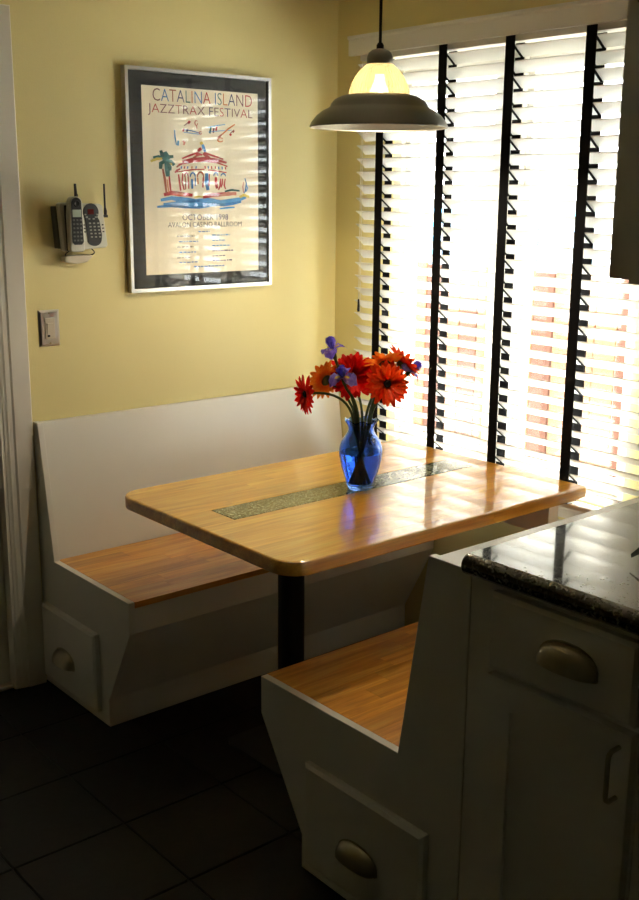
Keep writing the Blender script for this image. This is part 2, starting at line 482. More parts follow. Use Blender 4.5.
for z in (0.35, 1.15):
    obj('rail', box(-3.1, 2.3, 2.215, 2.255, z - .3, z - .22), M['fence_b'], fence)
for k in range(4):
    obj('post', box(-3.0 + k * 1.7, -2.91 + k * 1.7, 2.257, 2.345, -.3, 1.2, bev=.004), M['fence_a'], fence)
house = thing('neighbouring_house', 'white neighbouring house with blue trimmed windows seen through the blind', 'house', (-4.0, 7.0, -0.3))
obj('wall', box(-11, 4.5, 7.0, 11.0, -.3, 3.6), M['house_wall'], house)
obj('roof', prism([(6.5, 3.55), (11.5, 3.55), (9.0, 5.6)], 'x', -11.4, 4.9), M['roof'], house)
for xa, xb, za, zb in ((-6.3, -5.2, .5, 1.45), (-4.7, -3.9, .5, 1.45), (-8.6, -7.7, .4, 1.6), (-2.2, -1.2, .4, 1.6)):
    w = obj('window', frame_ring((xa, xb, za, zb), (xa + .09, xb - .09, za + .09, zb - .09), 'y', 6.93, 7.02), M['blue_trim'], house)
    obj('pane', box(xa + .09, xb - .09, 6.975, 7.0, za + .09, zb - .09), M['house_glass'], w)

# ------------------------------------------------------------------ window blind
BY = -0.085                       # front tape plane
TILT = math.radians(36)
PITCH = 0.0450
Z_TOP = 2.028
SX0, SX1 = 0.206, 1.502
SW = 0.050
dyS, dzS = SW * math.cos(TILT), SW * math.sin(TILT)
blind = thing('window_blind', 'white wooden slatted blind with black cloth tapes covering the window', 'blind', (0.83, BY, 0.688))
obj('valance', prism([(-.100, 2.057), (-.100, 2.106), (-.106, 2.112), (-.106, 2.121), (-.082, 2.121), (-.082, 2.057)], 'x', 0.172, 1.512), M['slat'], blind)
obj('headrail', box(0.21, 1.50, -.078, -.004, 2.040, 2.112), M['slat'], blind)
# slat: slightly crowned strip, front edge high, rear edge low
sb = bmesh.new(); rowsv = []
NS = 6
for xx in (SX0, SX1):
    top = []; bot = []
    for k in range(NS + 1):
        t = k / NS
        crown = 0.0022 * (1 - (2 * t - 1) ** 2)
        y = t * dyS + crown * math.sin(TILT); z = -t * dzS + crown * math.cos(TILT)
        ny, nz_ = math.sin(TILT) * .0014, math.cos(TILT) * .0014
        top.append(sb.verts.new((xx - .83, y + ny, z + nz_))); bot.append(sb.verts.new((xx - .83, y - ny, z - nz_)))
    rowsv.append((top, bot))
(t0, b0), (t1, b1) = rowsv
for k in range(NS):
    sb.faces.new((t0[k], t0[k + 1], t1[k + 1], t1[k])); sb.faces.new((b0[k], b1[k], b1[k + 1], b0[k + 1]))
sb.faces.new((t0[0], t1[0], b1[0], b0[0])); sb.faces.new((t0[-1], b0[-1], b1[-1], t1[-1]))
sb.faces.new(t0 + list(reversed(b0))); sb.faces.new(list(reversed(t1)) + b1)
slat_me = mesh_of('slat', sb, M['slat'])
for p in slat_me.polygons: p.use_smooth = len(p.vertices) == 4
try: slat_me.set_sharp_from_angle(angle=math.radians(30))
except Exception: pass
zs = []
z = Z_TOP
while z > 0.705:
    zs.append(z); z -= PITCH
for z in zs:
    share('slat', slat_me, blind, (0, 0, z - 0.688))
obj('bottom_rail', box(SX0, SX1, BY + .002, BY + .046, 0.6575, 0.672, bev=.003), M['slat'], blind)
rung_me = None
TX = (0.324, 0.612, 0.888, 1.181)
TWID = 0.036
for tx in TX:
    tp = obj('ladder_tape', box(tx - TWID / 2, tx + TWID / 2, BY - .0030, BY - .0018, 0.673, 2.056), M['tape'], blind)
    obj('rear_tape', box(tx - TWID / 2, tx + TWID / 2, BY + dyS + .0024, BY + dyS + .0036, 0.673, 2.039), M['tape'], tp)
    if rung_me is None:
        rb = bmesh.new()
        v = []
        for t in (-.05, 1.05):
            y = t * dyS; z_ = -t * dzS - .0034
            for xx in (-.0045, .0045):
                for dz in (-.0007, .0007): v.append(rb.verts.new((xx, y, z_ + dz)))
        for q in ((0, 1, 3, 2), (4, 6, 7, 5), (0, 2, 6, 4), (1, 5, 7, 3), (0, 4, 5, 1), (2, 3, 7, 6)): rb.faces.new([v[i] for i in q])
        rung_me = mesh_of('rung', rb, M['tape'])
    for k, z in enumerate(zs):
        share('rung', rung_me, tp, (tx + (0.0135 if k % 2 == 0 else -0.0135) - .83, 0, z - .688))
for xx in (0.235, 0.243):
    obj('lift_cord', tube([(xx, BY - .006, 2.055), (xx, BY - .006, 1.22 if xx < .24 else 1.16)], .0011, 6), M['cord'], blind)
obj('cord_tassel', lathe([(0, 1.225), (.003, 1.222), (.0055, 1.185), (.004, 1.178), (0, 1.178)], 12, 0.235, BY - .006), M['black_metal'], blind, True)
for xx in (0.31, 1.2):
    pass

# ------------------------------------------------------------------ hardware
def cup_pull(parent, cx_, yf, cz_, w=0.128, h=0.044, dep=0.026):
    b = bmesh.new(); na, nb = 18, 7
    g = []
    for i in range(na + 1):
        a = PI * i / na; s = max(math.sin(a), 0.0) ** .62
        row = []
        for j in range(nb + 1):
            t = .5 * PI * j / nb
            row.append(b.verts.new((cx_ - w / 2 * math.cos(a), yf - .0015 - dep * s * math.sin(t), cz_ - .012 + h * s * math.cos(t))))
        g.append(row)
    for i in range(na):
        for j in range(nb): b.faces.new((g[i][j], g[i + 1][j], g[i + 1][j + 1], g[i][j + 1]))
    bmesh.ops.remove_doubles(b, verts=b.verts, dist=1e-5)
    bmesh.ops.solidify(b, geom=b.faces[:], thickness=0.0018)
    p = obj('cup_pull', b, M['pewter'], parent, True)
    # flat flange that follows the cup's outline
    f = bmesh.new(); o = []; q = []
    for i in range(33):
        a = 2 * PI * i / 32
        s = math.sin(a); hh = (h + .006) if s >= 0 else .010
        o.append((cx_ + (w / 2 + .005) * math.cos(a), cz_ - .012 + hh * (abs(s) ** .7) * (1 if s >= 0 else -1)))
    f = prism(o[:-1], 'y', yf - .002, yf)
    obj('flange', f, M['pewter'], p)
    return p

def drawer_front(parent, x0, x1, yf, z0, z1, th=0.02):
    """overlay drawer front with a small chamfered lip, standing proud of the face at yf"""
    b = bmesh.new()
    c = .008
    lo = [(x0, z0), (x1, z0), (x1, z1), (x0, z1)]; li = [(x0 + c, z0 + c), (x1 - c, z0 + c), (x1 - c, z1 - c), (x0 + c, z1 - c)]
    A = [b.verts.new((p[0], yf, p[1])) for p in lo]; B = [b.verts.new((p[0], yf - th + .006, p[1])) for p in lo]; C_ = [b.verts.new((p[0], yf - th, p[1])) for p in li]
    b.faces.new(A); b.faces.new(C_)
    for k in range(4):
        j = (k + 1) % 4
        b.faces.new((A[k], A[j], B[j], B[k])); b.faces.new((B[k], B[j], C_[j], C_[k]))
    return obj('drawer_front', b, M['white'], parent)

def shaker_door(parent, x0, x1, yf, z0, z1, rail=.058, th=.02):
    d = obj('door', frame_ring((x0, x1, z0, z1), (x0 + rail, x1 - rail, z0 + rail, z1 - rail), 'y', yf - th, yf), M['white'], parent)
    obj('door_panel', box(x0 + rail - .004, x1 - rail + .004, yf - th + .008, yf - .002, z0 + rail - .004, z1 - rail + .004), M['white'], d)
    return d

def bar_pull(parent, x, yf, z0, z1, proj=.03, r=.0045):
    pts = [(x, yf, z1), (x, yf - proj * .7, z1), (x, yf - proj * .95, z1 - .006), (x, yf - proj, z1 - .014), (x, yf - proj, z0 + .014), (x, yf - proj * .95, z0 + .006), (x, yf - proj * .7, z0), (x, yf, z0)]
    return obj('bar_pull', tube(pts, r, 10), M['pewter'], parent, True)

# ------------------------------------------------------------------ benches
def bench(name, label, back, sgn, top, junc, front, toe, zt_, zs_, zc, zk, ye, yw):
    X = lambda d: back + sgn * d
    t = thing(name, label, 'bench', (X(front / 2), (ye + yw) / 2, 0), 'built-in nook benches')
    poly = [(X(0), 0), (X(0), zt_), (X(top), zt_), (X(junc), zs_), (X(front), zs_), (X(front), zc), (X(toe), zk), (X(toe), 0)]
    obj('end_panel', prism(poly, 'y', ye, ye + .020, bev=.0015), M['white'], t)
    y0 = ye + .020
    obj('backrest', prism([(X(.001), zs_ - .04), (X(.001), zt_ - .002), (X(top - .010), zt_ - .002), (X(junc - .010), zs_ - .04)], 'y', y0, yw), M['white'], t)
    obj('seat_apron', prism([(X(front - .002), zs_ - .019), (X(front - .002), zc), (X(front - .020), zc), (X(front - .020), zs_ - .019)], 'y', y0, yw), M['white'], t)
    obj('sloped_panel', prism([(X(front - .002), zc), (X(toe - .002), zk), (X(toe - .020), zk), (X(front - .020), zc)], 'y', y0, yw), M['white'], t)
    obj('toe_board', prism([(X(toe - .002), zk), (X(toe - .002), 0), (X(toe - .020), 0), (X(toe - .020), zk)], 'y', y0, yw), M['white'], t)
    # seat: substrate with butcher-block staves
    sx0, sx1 = X(junc - .010), X(front + .001)
    a, b_ = min(sx0, sx1), max(sx0, sx1)
    seat = obj('seat', box(a, b_ - .0, y0, yw, zs_ - .0185, zs_ - .0165), M['seat_wood'], t)
    n = 9; sw = (b_ - a) / n
    L_ = yw - y0
    for i in range(n):
        y = y0; first = True
        while y < yw - 1e-4:
            ln = random.uniform(.22, .62) if not first else random.uniform(.12, .6)
            first = False
            e = y + ln
            if yw - e < .12: e = yw
            w2, l2 = sw - .0004, (e - y) - .0004
            me = mesh_of('stave', box(-w2 / 2, w2 / 2, -l2 / 2, l2 / 2, -.0085, .0082), M['seat_wood'])
            share('stave', me, seat, Vector((a + (i + .5) * sw, (y + e) / 2, zs_ - .0082)) - ORG[seat.name])
            y = e
    return t

b1 = bench('corner_bench', 'white painted bench with wooden seat along the yellow wall', 0.0025, 1, .0321, .102, .5645, .4269, .8835, .4432, .3462, .0879, -1.2617, -0.003)
d = drawer_front(b1, .029, .381, -1.2617, .034, .288)
cup_pull(d, .186, -1.2817, .140, w=.120)
b2 = bench('corner_bench', 'white painted bench with wooden seat backing onto the granite counter cabinets', 1.848, -1, .1124, .1835, .6636, .5027, .9016, .4432, .3462, .0879, -1.2518, -0.04)
d = drawer_front(b2, 1.374, 1.762, -1.2518, .034, .298)
cup_pull(d, 1.566, -1.2718, .146, w=.120)

# ------------------------------------------------------------------ table
TX0, TX1, TY0, TY1, TZ = .460, 1.270, -1.230, -0.0895, .745
TH = .038
slab = bmesh.new()
def rr(inset): return rounded_rect(TX0 + inset, TX1 - inset, TY0 + inset, TY1 - inset, (.072 - inset, .072 - inset, .008 - min(inset, .006), .008 - min(inset, .006)), 9)
levels = [(.006, TZ - TH), (.0018, TZ - TH + .0018), (0.0, TZ - TH + .006), (0.0, TZ - .006), (.0018, TZ - .0018), (.006, TZ)]
loops = [[slab.verts.new((p[0], p[1], z)) for p in rr(i)] for i, z in levels]
nL = len(loops[0])
slab.faces.new(list(reversed(loops[0]))); slab.faces.new(loops[-1])
for A, B in zip(loops, loops[1:]):
    for k in range(nL): slab.faces.new((A[k], A[(k + 1) % nL], B[(k + 1) % nL], B[k]))
bmesh.ops.recalc_face_normals(slab, faces=slab.faces)
table = thing('nook_table', 'honey coloured butcher block table with grey stone inlay on a black post', 'table', (.868, -.67, 0))
IX0, IX1, IY0, IY1 = .775, .890, -1.116, -.176
cols = [TX0 - .01] + [TX0 + (IX0 - TX0) * k / 6 for k in range(1, 6)] + [IX0]
colsR = [IX1] + [IX1 + (TX1 - IX1) * k / 7 for k in range(1, 7)] + [TX1 + .01]
def add_stave(xa, xb, ya, yb):
    g = .00015
    b = cut_piece(slab, [((xa + g, 0, 0), (-1, 0, 0)), ((xb - g, 0, 0), (1, 0, 0)), ((0, ya + g, 0), (0, -1, 0)), ((0, yb - g, 0), (0, 1, 0))])
    if len(b.faces) < 4: b.free(); return
    obj('stave', b, M['table_wood'], table, True)
for seq in (cols, colsR):
    for xa, xb in zip(seq, seq[1:]):
        y = TY0 - .01; first = True
        while y < TY1:
            ln = random.uniform(.35, .85) if not first else random.uniform(.2, .8)
            first = False
            e = y + ln
            if TY1 - e < .2: e = TY1 + .01
            add_stave(xa, xb, y, e); y = e
for xa, xb in ((IX0, IX0 + .058), (IX0 + .058, IX1)):
    add_stave(xa, xb, TY0 - .01, IY0); add_stave(xa, xb, IY1, TY1 + .01)
slab.free()
obj('inlay_bed', box(IX0, IX1, IY0, IY1, TZ - TH + .002, TZ - .0016), M['grout'], table)
obj('stone_inlay', box(IX0 + .004, IX1 - .004, IY0 + .004, IY1 - .004, TZ - .0014, TZ + .0002), M['inlay'], table)
obj('post', prism(rounded_rect(.868 - .037, .868 + .037, -.905 - .037, -.905 + .037, (.034,) * 4, 8), 'z', .012, TZ - TH - .008), M['black_metal'], table, True)
obj('base_plate', prism(rounded_rect(.868 - .14, .868 + .14, -.905 - .14, -.905 + .14, (.03,) * 4, 6), 'z', .0005, .0115), M['black_metal'], table)
obj('top_plate', box(.868 - .10, .868 + .10, -.905 - .10, -.905 + .10, TZ - TH - .0078, TZ - TH - .0002), M['black_metal'], table)
obj('wall_cleat', box(.55, 1.172, -.140, -.0925, .575, TZ - TH - .0004, bev=.002), M['white'], table)

# ------------------------------------------------------------------ base cabinets, counter, upper cabinet
def base_cabinet(label, x0, x1, with_stile):
    t = thing('base_cabinet', label, 'cabinet', ((x0 + x1) / 2, -.63, 0), 'counter base cabinets')
    obj('body', box(x0, x1, -1.2505, -.655, .0, .8975, bev=.001), M['white'], t)
    obj('back_panel', box(x0, x1, -.6548, -.632, 0, .9375, bev=.001), M['white'], t)
    fx0 = x0 + with_stile; fx1 = x1 - .006
    dr = drawer_front(t, fx0, fx1, -1.2505, .734, .884)
    cup_pull(dr, (fx0 + fx1) / 2 + .022, -1.2705, .806, w=.118)
    dd = shaker_door(t, fx0, fx1, -1.2505, .03, .722)
    bar_pull(dd, fx1 - .022, -1.2705, .600, .694)
    return t
base_cabinet('white base cabinet beside the bench back, under the granite counter', 1.8495, 2.236, .064)
base_cabinet('white base cabinet furthest right under the granite counter', 2.238, 2.84, .012)
cbm = prism([(-1.283 + .020 * (1 - math.sin(a)) , .9195 + .0205 * math.cos(a)) for a in [PI * k / 10 for k in range(11)]] + [(-.656, .899), (-.656, .940)], 'x', 1.850, 2.85)
ctr = obj('granite_counter', cbm, M['counter'], None, True, origin=(2.3, -.95, .899))
tag(ctr, 'polished black granite countertop with bullnose front edge', 'countertop')
up = thing('hanging_cabinet', 'white cabinet hanging over the granite counter at the top right', 'cabinet', (2.3, -.78, 1.438))
obj('body', box(1.898, 2.76, -.930, -.622, 1.440, RZ - .002, bev=.0015), M['white'], up)
obj('light_rail', box(1.912, 2.75, -.905, -.63, 1.428, 1.4395), M['white'], up)
for xa, xb in ((1.898, 2.327), (2.331, 2.76)):
    dd = shaker_door(up, xa, xb, -.930, 1.440, 2.40, rail=.09)
    bar_pull(dd, xb - .03 if xa < 2 else xa + .03, -.950, 1.48, 1.58)

# ------------------------------------------------------------------ pendant lamp
LX, LY, LZ = .868, -.600, 1.770
lamp = thing('pendant_lamp', 'lit pendant lamp with ribbed glass dome and flared metal shade over the table', 'lamp', (LX, LY, LZ))
prof = [(.190, .0), (.191, .003), (.186, .014), (.172, .031), (.155, .044), (.140, .051), (.134, .056), (.131, .064), (.122, .074), (.106, .082), (.090, .086), (.084, .086)]
inner = [(r - .003, z - .002 if z > .01 else z) for r, z in reversed(prof)]
obj('shade', lathe([(r, LZ + z) for r, z in prof + inner], 64, LX, LY, close=True), M['shade_metal'], lamp, True)
# ribbed prismatic glass dome
M['dome'] = None
mt = bpy.data.materials.new('ribbed_dome_glass'); mt.use_nodes = True
nt = mt.node_tree; nt.nodes.clear(); N = nt.nodes.new; L = nt.links.new
o_ = N('ShaderNodeOutputMaterial'); mx1 = N('ShaderNodeMixShader'); mx2 = N('ShaderNodeMixShader')
tr = N('ShaderNodeBsdfTransparent'); tl = N('ShaderNodeBsdfTranslucent'); gl = N('ShaderNodeBsdfGlossy')
tr.inputs['Color'].default_value = (.030, .024, .016, 1); tl.inputs['Color'].default_value = (.034, .026, .013, 1); gl.inputs['Roughness'].default_value = .12
mx1.inputs['Fac'].default_value = .72; mx2.inputs['Fac'].default_value = .10
L(tr.outputs[0], mx1.inputs[1]); L(tl.outputs[0], mx1.inputs[2]); L(mx1.outputs[0], mx2.inputs[1]); L(gl.outputs[0], mx2.inputs[2]); L(mx2.outputs[0], o_.inputs['Surface'])
M['dome'] = mt
dp = [(.0815, .078), (.083, .088), (.081, .100), (.075, .117), (.066, .134), (.055, .149), (.043, .160), (.034, .167), (.030, .169)]
db = bmesh.new(); seg = 96; rings = []
for r, z in dp:
    rings.append([db.verts.new((LX + (r + (.0011 if k % 2 else -.0011)) * math.cos(2 * PI * k / seg), LY + (r + (.0011 if k % 2 else -.0011)) * math.sin(2 * PI * k / seg), LZ + z)) for k in range(seg)])
for A, B in zip(rings, rings[1:]):
    for k in range(seg): db.faces.new((A[k], A[(k + 1) % seg], B[(k + 1) % seg], B[k]))
obj('glass_dome', db, M['dome'], lamp)
obj('socket_cap', lathe([(r, LZ + z) for r, z in [(.0, .166), (.035, .166), (.036, .170), (.035, .186), (.031, .196), (.022, .203), (.012, .206), (0, .206)]], 32, LX, LY), M['shade_metal'], lamp, True)
obj('cord_grip', lathe([(r, LZ + z) for r, z in [(0, .2062), (.010, .2062), (.010, .216), (.006, .222), (0, .222)]], 16, LX, LY), M['black_metal'], lamp, True)
obj('cord', tube([(LX, LY, LZ + .2222), (LX, LY, RZ - .026)], .0042, 8), M['black_metal'], lamp, True)
obj('ceiling_canopy', lathe([(0, RZ - .025), (.03, RZ - .025), (.06, RZ - .008), (.06, RZ - .001), (0, RZ - .001)], 32, LX, LY), M['shade_metal'], lamp, True)
M['bulb'] = plain('lit_bulb', S(255, 244, 220), 0.3, emit=(1.0, .86, .62, 1), estr=80.0)
obj('bulb', lathe([(r, LZ + z) for r, z in [(0, .046), (.014, .048), (.025, .058), (.030, .074), (.028, .090), (.020, .110), (.014, .124), (.013, .140), (0, .140)]], 28, LX, LY), M['bulb'], lamp, True)

# ------------------------------------------------------------------ framed poster on the left wall
FY0, FY1, FZ0, FZ1 = -.9032, -.3265, 1.271, 1.979
pic = thing('framed_poster', 'silver framed festival poster behind glass hanging on the yellow wall', 'poster', (0.001, (FY0 + FY1) / 2, FZ0))
fw_ = .011
obj('frame', frame_ring((FY0, FY1, FZ0, FZ1), (FY0 + fw_, FY1 - fw_, FZ0 + fw_, FZ1 - fw_), 'x', .001, .027), M['silver'], pic)
obj('mat_board', box(.004, .012, FY0 + fw_, FY1 - fw_, FZ0 + fw_, FZ1 - fw_), M['mat'], pic)
PY0, PY1, PZ0, PZ1 = -.837, -.375, 1.325, 1.925
print_ = obj('poster_print', box(.0121, .0127, PY0, PY1, PZ0, PZ1), M['paper'], pic)
obj('glass', box(.0195, .0215, FY0 + fw_, FY1 - fw_, FZ0 + fw_, FZ1 - fw_), M['glass'], pic)
INK = {k: plain('ink_' + k, c, 0.6, var=0.1, scale=60) for k, c in dict(red=S(186, 44, 44), rust=S(168, 84, 48), blue=S(44, 118, 190), navy=S(60, 56, 110), plum=S(112, 40, 64), teal=S(38, 112, 108), green=S(30, 92, 84), sky=S(74, 154, 220), yellow=S(214, 190, 84), orange=S(206, 120, 60), black=S(40, 34, 34), grey=S(110, 106, 104), pink=S(204, 128, 110)).items()}
TXT_X = .0131
TXT_R = Matrix(((0, 0, 1), (1, 0, 0), (0, 1, 0))).to_4x4()
def text(name, body, y0, y1, z0, h, inks, weight=-.012, spacing=1.0):
    cu = bpy.data.curves.new(name, 'FONT'); cu.body = body; cu.size = 1.0; cu.offset = weight; cu.space_character = spacing
    cu.resolution_u = 3
    names = []
    for k in inks:
        if k not in names: names.append(k); cu.materials.append(INK[k])
    for i, ch in enumerate(body):
        cu.body_format[i].material_index = names.index(inks[i % len(inks)])
    tmp = bpy.data.objects.new('tmp', cu); COL.objects.link(tmp)
    bpy.context.view_layer.update()
    dg = bpy.context.evaluated_depsgraph_get()
    me = bpy.data.meshes.new_from_object(tmp.evaluated_get(dg))
    bpy.data.objects.remove(tmp); bpy.data.curves.remove(cu)
    xs_ = [v.co.x for v in me.vertices]; ys_ = [v.co.y for v in me.vertices]
    ax, bx_ = min(xs_), max(xs_); ay, by_ = min(ys_), max(ys_)
    for v in me.vertices:
        v.co = Vector(((v.co.x - ax) / (bx_ - ax) * (y1 - y0), (v.co.y - ay) / (by_ - ay) * h, 0))
    me.transform(TXT_R)
    me.name = name
    o = bpy.data.objects.new(name, me); COL.objects.link(o); o.parent = print_
    o.location = Vector((TXT_X, y0, z0)) - ORG[print_.name]
    o['kind'] = 'stuff'
    return o
text('lettering', 'CATALINA ISLAND', -.796, -.400, 1.8795, .0385, ['plum', 'blue', 'rust', 'navy', 'teal', 'orange', 'blue', 'red', 'red', 'blue', 'teal', 'orange', 'navy', 'plum', 'red'])
text('lettering', 'JAZZTRAX FESTIVAL', -.815, -.398, 1.834, .0365, ['plum', 'red', 'plum', 'plum', 'rust', 'plum', 'red', 'plum', 'red', 'navy', 'plum', 'red', 'navy', 'plum', 'plum', 'red', 'plum'])
text('lettering', 'OCTOBER 1998', -.692, -.505, 1.502, .0185, ['black', 'navy'], weight=.0)
text('lettering', 'AVALON CASINO BALLROOM', -.749, -.448, 1.479, .0165, ['black'], weight=.0)
# small blurred programme lines: too small to read in the photograph, printed as fine rules of ink
def art(pts):     # poster-plane points from the artwork's own grid
    return [(-.811462 + 6.95e-4 * a - 1.1e-5 * b, 1.856969 + 1.6e-5 * a - 5.61e-4 * b) for a, b in pts]
art_n = [0]
def patch(pts, ink, name='painted_mark'):
    art_n[0] += 1
    x = TXT_X + .00004 * (art_n[0] % 24)
    P = art(pts)
    b = bmesh.new()
    vs_ = [b.verts.new((x, p[0], p[1])) for p in P]
    try: f = b.faces.new(vs_)
    except ValueError: return
    bmesh.ops.triangulate(b, faces=[f])
    return obj(name, b, INK[ink], print_, recalc=False)
def stroke(pts, w, ink, taper=True, name='brush_stroke'):
    w *= 1.35
    n = len(pts); Lp = []; Rp = []
    for i, p in enumerate(pts):
        a = pts[max(i - 1, 0)]; c = pts[min(i + 1, n - 1)]
        dx, dy = c[0] - a[0], c[1] - a[1]; l = math.hypot(dx, dy) or 1
        ww = w * (1 if not taper else (.45 + .55 * math.sin(PI * (i + .5) / n)))
        Lp.append((p[0] - dy / l * ww / 2, p[1] + dx / l * ww / 2)); Rp.append((p[0] + dy / l * ww / 2, p[1] - dx / l * ww / 2))
    art_n[0] += 1
    x = TXT_X + .00004 * (art_n[0] % 24)
    b = bmesh.new()
    A = [b.verts.new((x, *q)) for q in art(Lp)]; B = [b.verts.new((x, *q)) for q in art(Rp)]
    for i in range(n - 1): b.faces.new((A[i], A[i + 1], B[i + 1], B[i]))
    return obj(name, b, INK[ink], print_, recalc=False)
def arc(cx_, cy_, rx, ry, a0, a1, n=10): return [(cx_ + rx * math.cos(math.radians(a0 + (a1 - a0) * k / n)), cy_ + ry * math.sin(math.radians(a0 + (a1 - a0) * k / n))) for k in range(n + 1)]
# sea
stroke([(60, 518), (120, 508), (180, 516), (260, 530), (330, 522), (400, 534)], 20, 'sky')
stroke([(75, 545), (150, 540), (230, 548), (330, 550), (430, 540), (520, 525), (560, 512)], 24, 'sky')
stroke([(40, 556), (120, 552), (200, 560), (280, 566), (340, 560)], 14, 'blue')
stroke([(400, 578), (440, 574), (490, 572)], 9, 'sky')
stroke([(180, 528), (230, 532), (280, 528)], 10, 'blue')
stroke([(350, 548), (420, 556), (480, 550), (530, 540)], 14, 'blue')
stroke([(130, 512), (160, 520), (175, 530)], 18, 'sky')
# shore
stroke([(78, 488), (120, 478), (170, 486), (240, 494)], 20, 'red')
stroke([(300, 508), (350, 496), (420, 492), (500, 490)], 18, 'red')
stroke([(400, 500), (450, 488), (500, 494)], 14, 'pink')
stroke([(430, 476), (470, 468), (520, 474)], 10, 'green')
stroke([(250, 506), (275, 502), (300, 506)], 8, 'yellow')
stroke([(520, 512), (545, 500), (580, 512)], 14, 'yellow')
# building: roof, cornices, drum, arcade
stroke([(180, 300), (240, 286), (310, 282), (380, 290), (440, 306)], 15, 'red')
stroke([(160, 316), (250, 298), (310, 294), (380, 304), (445, 328)], 9, 'red')
stroke([(180, 282), (230, 262), (275, 246)], 9, 'red'); stroke([(305, 246), (350, 262), (420, 286)], 9, 'red')
stroke([(240, 282), (262, 266), (290, 258)], 9, 'rust'); stroke([(300, 252), (320, 266), (340, 280)], 14, 'red')
stroke([(272, 240), (282, 228), (290, 222)], 14, 'red'); stroke([(258, 262), (280, 256), (296, 262)], 10, 'red')
stroke([(286, 186), (292, 194), (298, 204)], 14, 'yellow'); stroke([(298, 200), (304, 220), (312, 244)], 14, 'blue')
stroke([(140, 362), (152, 350), (170, 340)], 9, 'red'); stroke([(150, 332), (160, 322), (178, 314)], 8, 'rust')
stroke([(140, 360), (240, 346), (310, 344)], 6, 'red'); stroke([(330, 348), (390, 356), (440, 364)], 6, 'red')
for k, xx in enumerate((178, 196, 214, 238, 262)):
    stroke([(xx, 326), (xx - 3, 340)], 6, ('blue', 'red', 'blue', 'orange', 'blue')[k])
for k, xx in enumerate((312, 330, 350, 372, 392, 412, 432)):
    stroke([(xx, 324 + k), (xx + 2, 340 + k)], 6, ('red', 'blue', 'red', 'red', 'blue', 'blue', 'red')[k])
stroke([(160, 372), (166, 420), (172, 466)], 8, 'red'); stroke([(184, 366), (180, 420), (192, 462)], 7, 'red')
stroke([(196, 372), (200, 420), (200, 460)], 6, 'rust')
stroke(arc(204, 386, 10, 22, 180, 360), 6, 'red'); stroke([(214, 386), (218, 456)], 6, 'red')
stroke(arc(241, 388, 14, 24, 180, 360), 7, 'blue'); stroke([(236, 400), (238, 456)], 10, 'blue'); stroke([(255, 390), (256, 440)], 6, 'blue')
stroke(arc(286, 390, 18, 30, 180, 360), 8, 'rust'); stroke([(270, 392), (272, 430)], 7, 'orange'); stroke([(303, 390), (300, 450)], 8, 'red')
stroke([(322, 366), (322, 420), (330, 466)], 18, 'blue'); stroke([(338, 372), (336, 440)], 6, 'red')
stroke(arc(376, 384, 12, 20, 180, 360), 6, 'blue'); stroke([(376, 390), (378, 430), (384, 458)], 14, 'red')
stroke(arc(420, 386, 14, 16, 180, 360), 6, 'blue'); stroke([(404, 400), (402, 440), (392, 466)], 8, 'red'); stroke([(416, 400), (414, 430), (408, 452)], 7, 'red'); stroke([(432, 400), (426, 440), (434, 462)], 7, 'red')
# palm tree
stroke([(72, 340), (84, 400), (92, 480)], 10, 'rust'); stroke([(108, 380), (112, 430), (118, 484)], 8, 'red'); stroke([(96, 400), (100, 440), (106, 480)], 5, 'orange')
for pts, w_, c_ in (([(92, 292), (70, 262), (62, 236)], 16, 'green'), ([(92, 292), (110, 272), (132, 270)], 16, 'green'), ([(92, 292), (118, 300), (136, 320)], 18, 'teal'), ([(92, 294), (98, 340), (100, 384)], 22, 'teal'), ([(90, 292), (62, 310), (60, 340)], 18, 'green'), ([(92, 288), (94, 264), (84, 244)], 20, 'teal'), ([(84, 286), (50, 272), (20, 276)], 14, 'teal'), ([(70, 282), (40, 284), (6, 298)], 12, 'yellow'), ([(100, 312), (116, 316), (124, 312)], 12, 'yellow'), ([(94, 300), (112, 330), (112, 350)], 16, 'green')):
    stroke(pts, w_, c_)
# sailing boat
stroke([(552, 398), (562, 430), (556, 474), (548, 490)], 6, 'blue'); stroke([(544, 420), (540, 450), (544, 486)], 5, 'pink'); stroke([(562, 440), (570, 456), (560, 480)], 5, 'sky')
# musical flourishes
stroke([(140, 120), (142, 160), (150, 205)], 6, 'sky'); stroke([(160, 180), (158, 208)], 9, 'sky'); stroke([(185, 180), (195, 190), (190, 205)], 10, 'pink')
stroke([(190, 118), (230, 122), (286, 136)], 4, 'blue'); stroke([(190, 132), (230, 136), (280, 142)], 3, 'sky')
stroke([(186, 128), (190, 112)], 9, 'red'); stroke([(208, 130), (212, 114)], 9, 'navy'); stroke([(215, 82), (226, 68)], 12, 'red'); stroke([(192, 96), (210, 82), (228, 72)], 4, 'plum')
stroke(arc(262, 78, 8, 14, 0, 320), 5, 'pink'); stroke([(262, 90), (266, 110)], 6, 'pink'); stroke(arc(286, 134, 8, 8, 0, 330), 4, 'pink')
stroke([(340, 136), (346, 98)], 9, 'green'); stroke([(360, 132), (364, 104)], 8, 'plum'); stroke([(376, 120), (380, 96)], 9, 'red'); stroke([(328, 102), (380, 90), (430, 82)], 4, 'sky'); stroke([(330, 128), (400, 120), (470, 114)], 3, 'sky')
stroke(arc(402, 172, 16, 12, 20, 330), 6, 'orange'); stroke([(386, 160), (400, 150), (410, 140)], 8, 'rust'); stroke([(410, 142), (450, 106), (488, 80)], 7, 'orange')
stroke([(458, 146), (466, 136)], 12, 'red'); stroke([(476, 128), (484, 116)], 9, 'rust'); stroke([(462, 132), (484, 112)], 4, 'plum')
